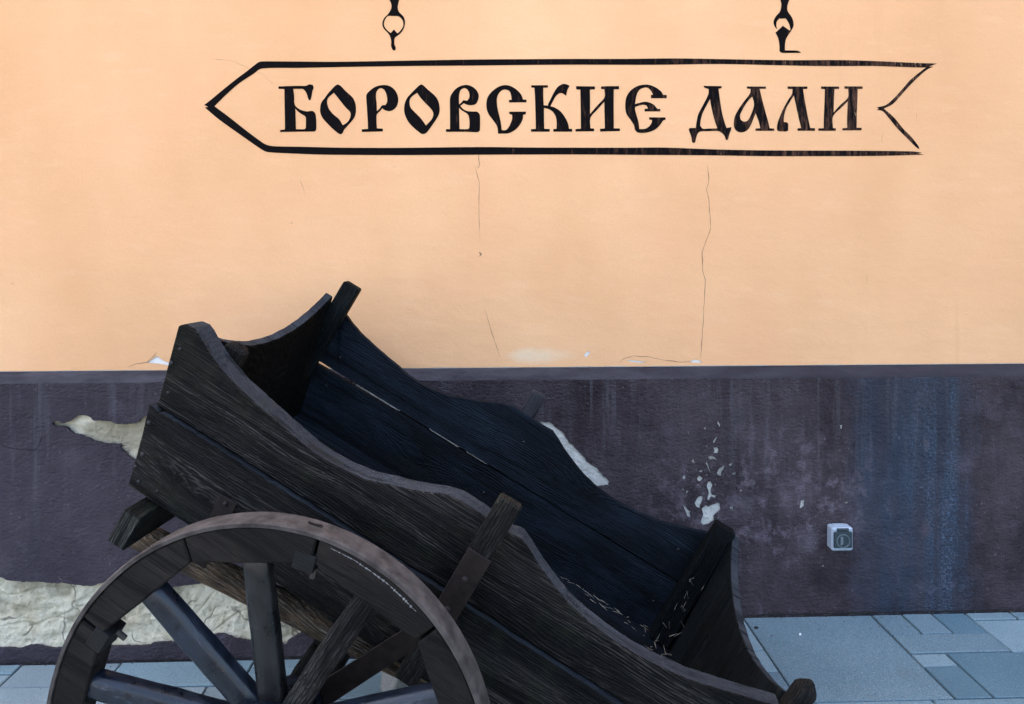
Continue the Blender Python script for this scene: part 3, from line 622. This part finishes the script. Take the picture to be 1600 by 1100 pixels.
# ------------------------------------------------------------------ the cart
A_ = math.radians(7.5) + YAW; PHI = math.radians(29.4); BW = .865; FL = .13
fw = Vector((math.sin(YAW), math.cos(YAW), 0)); rt = Vector((math.cos(YAW), -math.sin(YAW), 0))
O = CAM + rt * -.8846 + fw * 1.84 + Vector((0, 0, -.4309))
U = Vector((math.cos(PHI) * math.cos(A_), -math.cos(PHI) * math.sin(A_), -math.sin(PHI)))
V = Vector((math.sin(A_), math.cos(A_), 0))
Wv = Vector((math.sin(PHI) * math.cos(A_), -math.sin(PHI) * math.sin(A_), math.cos(PHI)))
RM = Matrix((U, V, Wv)).transposed()
HU, HW, RO = .669, -.4205, .5058                      # wheel centre (u, w) and outer radius
hubc = O + U * HU + V * -.175 + Wv * HW
base = Vector((hubc.x, hubc.y, ZL))
cart = empty('wooden_cart', base); cart.rotation_euler = RM.to_euler()
tag(cart, 'dark weathered wooden farm cart tipped down to the right in front of the wall', 'cart')
LC = RM.transposed() @ (O - base)
def cp(name, me, mat, smooth=False, label=None):
    o = obj(name, me, mat, cart, LC, smooth)
    if label: o['label'] = label
    return o

TOP = [(-.033, .213), (-.02, .226), (.003, .229), (.02, .222), (.036, .212), (.076, .190), (.114, .174), (.157, .160), (.238, .144), (.315, .132), (.393, .119), (.44, .117), (.498, .122), (.554, .133), (.611, .154),
       (.682, .181), (.735, .206), (.768, .215), (.836, .212), (.897, .211), (.934, .213), (.965, .199), (.999, .180), (1.035, .164), (1.069, .150), (1.108, .138), (1.153, .127), (1.20, .122), (1.245, .120), (1.322, .124), (1.417, .140), (1.502, .167), (1.564, .188), (1.60, .20)]
def nearf(off): return lambda u, w: (u, off - FL * w, w)
def farf(off): return lambda u, w: (u, BW + off + FL * w, w)
jit = lambda: random.uniform(-.0015, .0015)
def fine(prof, step=.012, amp=.0016, chip=.005, seed=0):
    out = []
    for (a, b), (c, d) in zip(prof, prof[1:]):
        n_ = max(1, int(math.hypot(c - a, d - b) / step))
        for i in range(n_):
            t = i / n_; u, w = a + (c - a) * t, b + (d - b) * t
            ch = max(0, noise.noise((u * 26, seed, 3)) - .38) * chip * 3
            out.append((u, w + amp * noise.noise((u * 60, seed, 0)) + amp * noise.noise((u * 19, seed, 1)) - ch))
    return out + [prof[-1]]
top_s = fine(TOP, seed=2)
# near side: the upper plank set back behind the proud lower one
low_edge = fine([(1.60, .003), (.001, .002)], .02, .0014, 0, 5)
nearin = lambda u, w: (u, .084 - .030 * max(0, min(1, u / 1.6)) - FL * w, w - .003)
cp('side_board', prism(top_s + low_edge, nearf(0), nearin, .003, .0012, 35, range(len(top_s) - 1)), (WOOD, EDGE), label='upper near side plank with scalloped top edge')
lt_ = fine([(-.011, .000), (.02, -.001), (1.615, -.001)], .014, .0018, .005, 8)
le = lt_ + [(1.64, -.216), (.9, -.215), (.45, -.214), (.026, -.217), (.018, -.16), (.006, -.08)]
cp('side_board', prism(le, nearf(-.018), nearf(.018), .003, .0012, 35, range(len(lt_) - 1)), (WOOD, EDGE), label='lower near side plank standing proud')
cp('side_board', box(.018, 1.6, .028, .06, -.235, -.2165, .003, .001), WOOD)
# far side
tf = [(u if u > .03 else u + .04, w) for u, w in TOP if u > -.02]
tf = fine(tf, .02, .0014, .003, 11)
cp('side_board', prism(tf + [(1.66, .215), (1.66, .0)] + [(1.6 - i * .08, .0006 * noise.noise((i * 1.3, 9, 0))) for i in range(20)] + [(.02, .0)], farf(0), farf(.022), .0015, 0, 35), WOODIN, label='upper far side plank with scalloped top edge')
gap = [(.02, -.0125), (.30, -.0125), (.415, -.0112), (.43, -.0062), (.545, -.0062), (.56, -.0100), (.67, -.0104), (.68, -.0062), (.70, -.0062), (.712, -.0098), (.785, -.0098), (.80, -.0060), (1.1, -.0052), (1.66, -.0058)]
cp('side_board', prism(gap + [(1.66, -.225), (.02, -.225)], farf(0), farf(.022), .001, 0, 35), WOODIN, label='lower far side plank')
# ends, built from upright planks with a hollowed top
def endprof(v): return .131 + .092 * ((v - .42) / .42) ** 2
def endboards(u0, k, mat, vs_, th, lean=0):
    for a, b in zip(vs_, vs_[1:]):
        pr = []
        n_ = max(8, int((b - a) / .02))
        for i in range(n_ + 1):
            v = a + .0004 + (b - a - .0008) * i / n_; pr.append((v, endprof(v) + random.uniform(-.001, .001)))
        pr += [(b - .0004, -.2), (a + .0004, -.2)]
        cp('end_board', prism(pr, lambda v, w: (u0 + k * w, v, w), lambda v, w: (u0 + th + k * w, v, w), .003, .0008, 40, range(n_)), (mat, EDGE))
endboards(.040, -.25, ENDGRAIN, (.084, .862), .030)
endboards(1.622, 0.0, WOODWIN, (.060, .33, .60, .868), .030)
# floor
for i in range(5):
    v0 = .088 + i * .151
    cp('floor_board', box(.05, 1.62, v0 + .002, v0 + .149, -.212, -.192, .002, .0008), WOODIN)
# corner posts inside, stake posts outside
def post(name, u0, u1, v0, v1, w0, w1, fl, mat, point=0, label=None, lean=0.):
    um, vm = (u0 + u1) / 2, (v0 + v1) / 2
    ring_ = lambda w, s=1: [((um + (u - um) * s + lean * w), vm + (v - vm) * s + fl * w, w) for u, v in ((u0, v0), (u1, v0), (u1, v1), (u0, v1))]
    if point: vs = ring_(w0) + ring_(w1 - point) + ring_(w1, .25); fs = [(3, 2, 1, 0), (8, 9, 10, 11)] + [(a + i, a + (i + 1) % 4, a + 4 + (i + 1) % 4, a + 4 + i) for a in (0, 4) for i in range(4)]
    else: vs = ring_(w0) + ring_(w1); fs = BOXF
    return cp(name, bevelled(vs, fs, .005, 1, .0012), mat, label=label)
post('corner_post', .020, .084, BW - .045, BW - .002, -.19, .302, FL, WOODWIN)
post('corner_post', 1.548, 1.618, BW - .052, BW - .002, -.19, .246, FL, WOODWIN, lean=.04)
post('corner_post', .058, .112, .086, .130, -.19, .214, -FL, WOODW, .012)
post('corner_post', 1.606, 1.648, -.004, .040, -.19, .284, -FL, WOODW, .022, 'near corner post with pyramid tip')
post('stake_post', .838, .894, -.056, -.0195, -.235, .297, -FL, WOODW, label='near stake post with iron strap')
post('stake_post', .803, .858, BW + .024, BW + .062, -.235, .294, FL, GREYPOST)
# iron strap on the near stake post, running on down to the axle
sv = lambda off: (lambda u, w: (u, off - FL * w, w))
strap = cp('iron_strap', prism([(.8365, .155), (.8955, .155), (.8955, -.02), (.735, -.40), (.672, -.40), (.8365, -.03)], sv(-.0575), sv(-.0625), .0012), STRAP)
def dome(r, h, n=10):
    vs = [(0, -h, 0)]; fs = []
    for j, (rr, hh_) in enumerate(((.6, .8), (1., .35), (1., 0))):
        for i in range(n): a = 2 * math.pi * i / n; vs.append((r * rr * math.cos(a), -h * hh_, r * rr * math.sin(a)))
    fs += [(0, 1 + (i + 1) % n, 1 + i) for i in range(n)]
    for j in range(2):
        for i in range(n): a = 1 + j * n; fs.append((a + i, a + (i + 1) % n, a + n + (i + 1) % n, a + n + i))
    return mesh(vs, fs)
DOME = dome(.0058, .0045); DOME.materials.append(NAIL)
BOLT = dome(.0085, .008); BOLT.materials.append(STRAP)
def nail(u, v, w, me=DOME, name='nail', sc=1.):
    o = obj(name, me, None, cart, LC + Vector((u, v, w)), True); o.scale = (sc,) * 3; return o
for w in (.085, -.002): nail(.866, -.0625 - FL * w, w, BOLT, 'bolt')
cp('iron_strap', prism([(.255, -.098), (.304, -.096), (.303, -.30), (.255, -.30)], sv(-.0185), sv(-.0225), .001), STRAP, label='short strap under the lower plank')
for w in (-.112, -.155): nail(.278, -.0225 - FL * w, w, BOLT, 'bolt', .8)
for u, w, z_ in ((-.004, .163, .8), (-.010, .118, 1.1), (.015, .046, .8), (1.56, .12, .8)): nail(u, -FL * w, w, sc=z_)
for u, w, z_ in ((.010, -.042, 1.), (.030, -.125, 1.15), (.026, -.166, .8), (.050, -.196, .9), (.105, -.19, .7), (1.58, -.05, .8)): nail(u, -.018 - FL * w, w, sc=z_)
for u, w, z_ in ((.14, .05, .8), (.15, -.06, .7), (.865, .13, .9), (.83, -.09, .9), (1.50, .09, .9), (1.51, -.1, .8)): nail(u, BW + FL * w, w, sc=z_)
# running gear under the box
cp('cross_beam', bevelled([(.074, -.05, -.331), (.122, -.05, -.331), (.122, .95, -.331), (.074, .95, -.331), (.074, -.05, -.2375), (.122, -.05, -.2375), (.122, .95, -.2375), (.074, .95, -.2375)], BOXF, .004, 1, .002, 25, {2}), (WOODV, SAWN), label='cross beam with sawn end under the raised end')
cp('cross_beam', box(1.50, 1.56, .03, .90, -.348, -.2375, .004, .002), WOODV)
n_ = 12; vs = []; fs = []
pa, pb = Vector((.03, .12, -.40)), Vector((.95, .12, -.275))
for i in range(15):
    c = pa.lerp(pb, i / 14)
    for j in range(n_):
        a = 2 * math.pi * j / n_; rr = .036 * (1 + .10 * noise.noise((i * .6, j * .5, 3)))
        vs.append((c.x, c.y + rr * math.cos(a), c.z + rr * math.sin(a)))
for i in range(14):
    for j in range(n_): fs.append((i * n_ + j, i * n_ + (j + 1) % n_, (i + 1) * n_ + (j + 1) % n_, (i + 1) * n_ + j))
fs += [tuple(range(n_ - 1, -1, -1)), tuple(range(14 * n_, 15 * n_))]
cp('under_pole', mesh(vs, fs), LOG, True, 'weathered brown pole under the box')
cp('axle', box(.620, .720, .0, .93, -.475, -.365, .008, .002), WOODV)
cp('axle', mesh([], []) if False else box(.644, .694, -.26, .0, -.445, -.395, .006), STRAP, label='iron axle end inside the hub')
for v0 in (.10, .70): cp('bolster', box(.62, .72, v0, v0 + .10, -.364, -.237, .006, .002), WOODV)
# wooden prop under the far end of the axle
zfar = (O + U * .67 + V * .86 + Wv * -.475)
tip = Vector((zfar.x, zfar.y, ZL)); loc = RM.transposed() @ (tip - O); tp = RM.transposed() @ (zfar - O)
d = [Vector((.03, 0, 0)), Vector((0, .03, 0)), Vector((-.03, 0, 0)), Vector((0, -.03, 0))]
up_ = RM.transposed()
cp('prop', bevelled([loc + up_ @ e for e in d] + [tp + up_ @ (e + Vector((0, 0, .03))) for e in d], BOXF, .003), WOODW, label='short prop under the axle end')

# ---- the wheel
wheel = empty('wheel', LC + Vector((HU, 0, HW)), cart); wheel['label'] = 'ten spoked wheel with rusty iron tyre'
def wp(name, me, mat, smooth=False, label=None):
    o = obj(name, me, mat, wheel, None, smooth)
    if label: o['label'] = label
    return o
V0, V1 = -.215, -.158
ang = lambda deg: math.radians(deg + 2.6) + PHI
def pol(r, deg, v): a = ang(deg); return (r * math.cos(a), v, r * math.sin(a))
RF = RO - .011; RI = RO * .828
for k in range(10):
    a0, a1 = 72 + 36 * k + .35, 108 + 36 * k - .35
    am = (a0 + a1) / 2; pr = []
    for i in range(11): t = a0 + (a1 - a0) * i / 10; pr.append((RF - .0008, t))
    ins = [(-17.65, 0), (-9, -.0015), (0, -.001), (9, -.0015), (17.65, 0)]
    for t, e in reversed(ins): pr.append((RI / math.cos(math.radians(t)) + e, am + t))
    dv = random.uniform(-.002, .002)
    wp('felloe', prism(pr, lambda r, t: pol(r, t, V0 + dv), lambda r, t: pol(r, t, V1), .0035, .0012, 30), FELLOE)
# tyre
n_ = 120; prof = [(RO, V0 + .003), (RO - .003, V0 - .003), (RF, V0 - .003), (RF, V1 + .004), (RO - .003, V1 + .004), (RO, V1)]
vs = []; fs = []
for i in range(n_):
    t = 360 * i / n_
    for r, v in prof: vs.append(Vector(pol(r + .0016 * noise.noise((math.cos(t / 57.3) * 4, math.sin(t / 57.3) * 4, v * 9)), t, v)))
m_ = len(prof)
for i in range(n_):
    a, b = i * m_, ((i + 1) % n_) * m_
    for j in range(m_): fs.append((a + j, b + j, b + (j + 1) % m_, a + (j + 1) % m_))
wp('tyre', bevelled(vs, fs, 0), IRON, False)
# raised lip of a tyre nail
lp_ = prism([(.0, .0), (.012, -.003), (.024, -.0035), (.034, -.001), (.033, .003), (.024, .0005), (.012, .001), (.001, .004)], lambda a, b: (a, b, 0), lambda a, b: (a, b, .004), .0006)
o = wp('tyre_nail', lp_, STRAP); p = pol(RO + .0005, 76.5, -.185); o.location = p; o.rotation_euler = (0, -(ang(76.5) - math.pi / 2), 0)
# hub
prof = [(.0, -.285), (.045, -.285), (.05, -.282), (.086, -.275), (.093, -.25), (.099, -.225), (.101, -.20), (.094, -.18), (.088, -.14), (.078, -.085), (.07, -.03), (.0, -.02)]
vs = []; fs = []; n_ = 36
for i in range(n_):
    a = 2 * math.pi * i / n_
    for r, v in prof: vs.append((r * math.cos(a), v, r * math.sin(a)))
m_ = len(prof)
for i in range(n_):
    a, b = i * m_, ((i + 1) % n_) * m_
    for j in range(m_ - 1): fs.append((a + j, b + j, b + j + 1, a + j + 1))
wp('hub', mesh(vs, fs), SPOKE, True)
# spokes: built along local x, then turned into place
def spoke_mesh(old):
    L0, L1 = .065, RI + .012; vs = []; fs = []; st = 9
    for i in range(st):
        t = i / (st - 1); r = L0 + (L1 - L0) * t
        v = -.140 + (-.187 + .140) * t
        wd = (.030 if not old else .027) * (1 - .06 * t) * (1 + .05 * math.sin(t * math.pi)); th = .024
        c = .42 if not old else .12
        for a, b in ((-1, -1 + c), (-1 + c, -1), (1 - c, -1), (1, -1 + c), (1, 1 - c), (1 - c, 1), (-1 + c, 1), (-1, 1 - c)):
            vs.append((r, v + b * th, a * wd))
    for i in range(st - 1):
        for j in range(8): fs.append((i * 8 + j, i * 8 + (j + 1) % 8, (i + 1) * 8 + (j + 1) % 8, (i + 1) * 8 + j))
    fs += [tuple(range(7, -1, -1)), tuple(range((st - 1) * 8, st * 8))]
    return bevelled(vs, fs, .0025 if not old else .001, 1, .0015 if not old else .004, 20)
for k in range(10):
    deg = 18 + 36 * k; old = deg == 54
    o = wp('spoke', spoke_mesh(old), OLDSPOKE if old else SPOKED if deg == 90 else SPOKE, not old, 'bare cracked grey spoke' if old else None)
    o.rotation_euler = (0, -ang(deg), 0)
# iron clamps over two felloe joints, each with a bolt end poking inward
for deg in (72.6, 144.6):
    r0 = RI - .004
    o = wp('joint_clamp', box(-.008, .030, V0 - .0030, V1 + .0, -.012, .036, .0015), FELLOE2)
    o.rotation_euler = (0, -ang(deg), 0); o.location = pol(r0 + .012, deg, 0)
    b = wp('clamp_bolt', prism([(.007 * math.cos(i * math.pi / 3), .007 * math.sin(i * math.pi / 3)) for i in range(6)], lambda a, b: (-.024, -.187 + a, b), lambda a, b: (.0, -.187 + a, b), .001), IRON)
    b.rotation_euler = (0, -ang(deg), 0); b.location = pol(r0 + .004, deg - .8, 0)
# white scrape along one felloe
vs = []; fs = []; T = [42 + i * .35 for i in range(76)]
for i, t in enumerate(T):
    wd = max(.00015, .0042 * (noise.noise((t * 2.3, 3, 1)) * 1.3 + .25 + .35 * noise.noise((t * 9, 1, 1))) * min(1, i / 6, (75 - i) / 3 + .3) * (1.3 - .8 * (t - 42) / 26))
    rc = RF - .012 + .003 * noise.noise((t * .3, 1, 1)) + .004 * (t - 42) / 26
    vs += [pol(rc - wd, t, V0 - .0032), pol(rc + wd, t, V0 - .0032)]
for i in range(75): fs.append((2 * i, 2 * i + 1, 2 * i + 3, 2 * i + 2))
wp('paint_scrape', mesh(vs, fs), SCRAPE)

# ------------------------------------------------------------------ loose things
# straw lying in the low corner of the cart
vs = []; fs = []; rs = random.Random(3)
def stalk(c, d, n3, L, wd):
    d = d.normalized(); s = d.cross(n3).normalized() * wd
    i = len(vs); vs.extend([c - d * L - s, c - d * L + s, c + d * L + s * .6, c + d * L - s * .6, c + n3 * wd * 1.6]); fs.extend([(i, i + 1, i + 4), (i + 1, i + 2, i + 4), (i + 2, i + 3, i + 4), (i + 3, i, i + 4)])
for i in range(170):
    k = rs.random()
    if k < .76:
        u = 1.60 - abs(rs.gauss(0, .06)); v = min(.84, max(.3, rs.gauss(.62, .13))); w = -.188 + rs.random() * .014 * max(0, 1 - (1.6 - u) * 8)
        n3 = Vector((0, 0, 1)); d_ = Vector((rs.uniform(-1, 1), rs.uniform(-1, 1), rs.uniform(-.15, .15)))
    elif k < .90:
        u = rs.uniform(1.2, 1.6); v = .835 - abs(rs.gauss(0, .02)); w = -.187; n3 = Vector((0, 0, 1)); d_ = Vector((1, rs.uniform(-.6, .6), rs.uniform(-.1, .1)))
    else:
        u = rs.uniform(1.56, 1.62); w = rs.uniform(-.18, .05) ; v = BW - .052 + FL * w; n3 = Vector((0, -1, 0)); d_ = Vector((rs.uniform(-1, 1), 0, rs.uniform(.2, 1)))
    stalk(Vector((u, v, w)), d_, n3, rs.uniform(.004, .022), rs.uniform(.0006, .0014))
st = obj('straw', mesh(vs, fs), STRAW, None, base + RM @ LC); st.rotation_euler = RM.to_euler()
tag(st, 'scattered pale straw in the low corner inside the cart', 'straw', kind='stuff')
# lump of granite on the lower pavement under the cart
def rock(name, c, sx, sy, sz, seed, mat):
    bm = bmesh.new(); bmesh.ops.create_icosphere(bm, subdivisions=4, radius=1)
    for v in bm.verts:
        p = v.co.copy(); q = max(abs(p.x), abs(p.y), abs(p.z)); p = p.lerp(p / q * .82, .65)
        p += p * (.22 * noise.noise(p * 1.3 + Vector((seed, 0, 0))) + .07 * noise.noise(p * 5 + Vector((seed, 4, 0))) + .02 * noise.noise(p * 17))
        v.co = Vector((p.x * sx, p.y * sy, max(p.z, -.75) * sz + sz * .75))
    me = bpy.data.meshes.new('m'); bm.to_mesh(me); bm.free()
    return obj(name, me, mat, None, c, True)
dd = ray(633, 1060); t_ = 2.60; gp = CAM + dd * t_
rk = rock('granite_stone', (gp.x, gp.y, ZL + .002), .105, .09, .095, 2.2, ROCK); rk.rotation_euler = (0, .18, .5)
tag(rk, 'rough pale granite stone on the pavement under the cart behind the wheel', 'stone')
pb_ = rock('pebble', (1.165, 2.706, .002), .0045, .004, .004, 5, WHITE); tag(pb_, 'tiny white pebble on the big grey paving slab', 'pebble')
pc_ = rock('pebble', (1.02, 2.76, .002), .008, .004, .003, 8, GAPDIRT); tag(pc_, 'small dark chip on the big paving slab beside the cart', 'pebble')

vs = []; fs = []; rs = random.Random(21)
for i in range(520):
    left = rs.random() < .35
    x = rs.uniform(-2.2, -.4) if left else rs.uniform(.85, 2.4)
    y_ = YP - .004 - abs(rs.gauss(0, .012)) - (rs.random() < .12) * rs.uniform(0, .25)
    z0 = (ZL if left else 0) + .0005; r = rs.uniform(.0008, .0030); k_ = len(vs)
    a0 = rs.uniform(0, 6)
    for j in range(3): vs.append((x + r * 1.5 * math.cos(a0 + j * 2.1), y_ + r * math.sin(a0 + j * 2.1), z0))
    vs.append((x + r * .3, y_, z0 + r * rs.uniform(.6, 1.4))); fs += [(k_, k_ + 1, k_ + 3), (k_ + 1, k_ + 2, k_ + 3), (k_ + 2, k_, k_ + 3)]
gt = obj('grit', mesh(vs, fs), m_plain('dark_grit', (.05, .045, .038), .95, .8, 200)); tag(gt, 'fine dark grit along the foot of the wall', 'grit', kind='stuff')
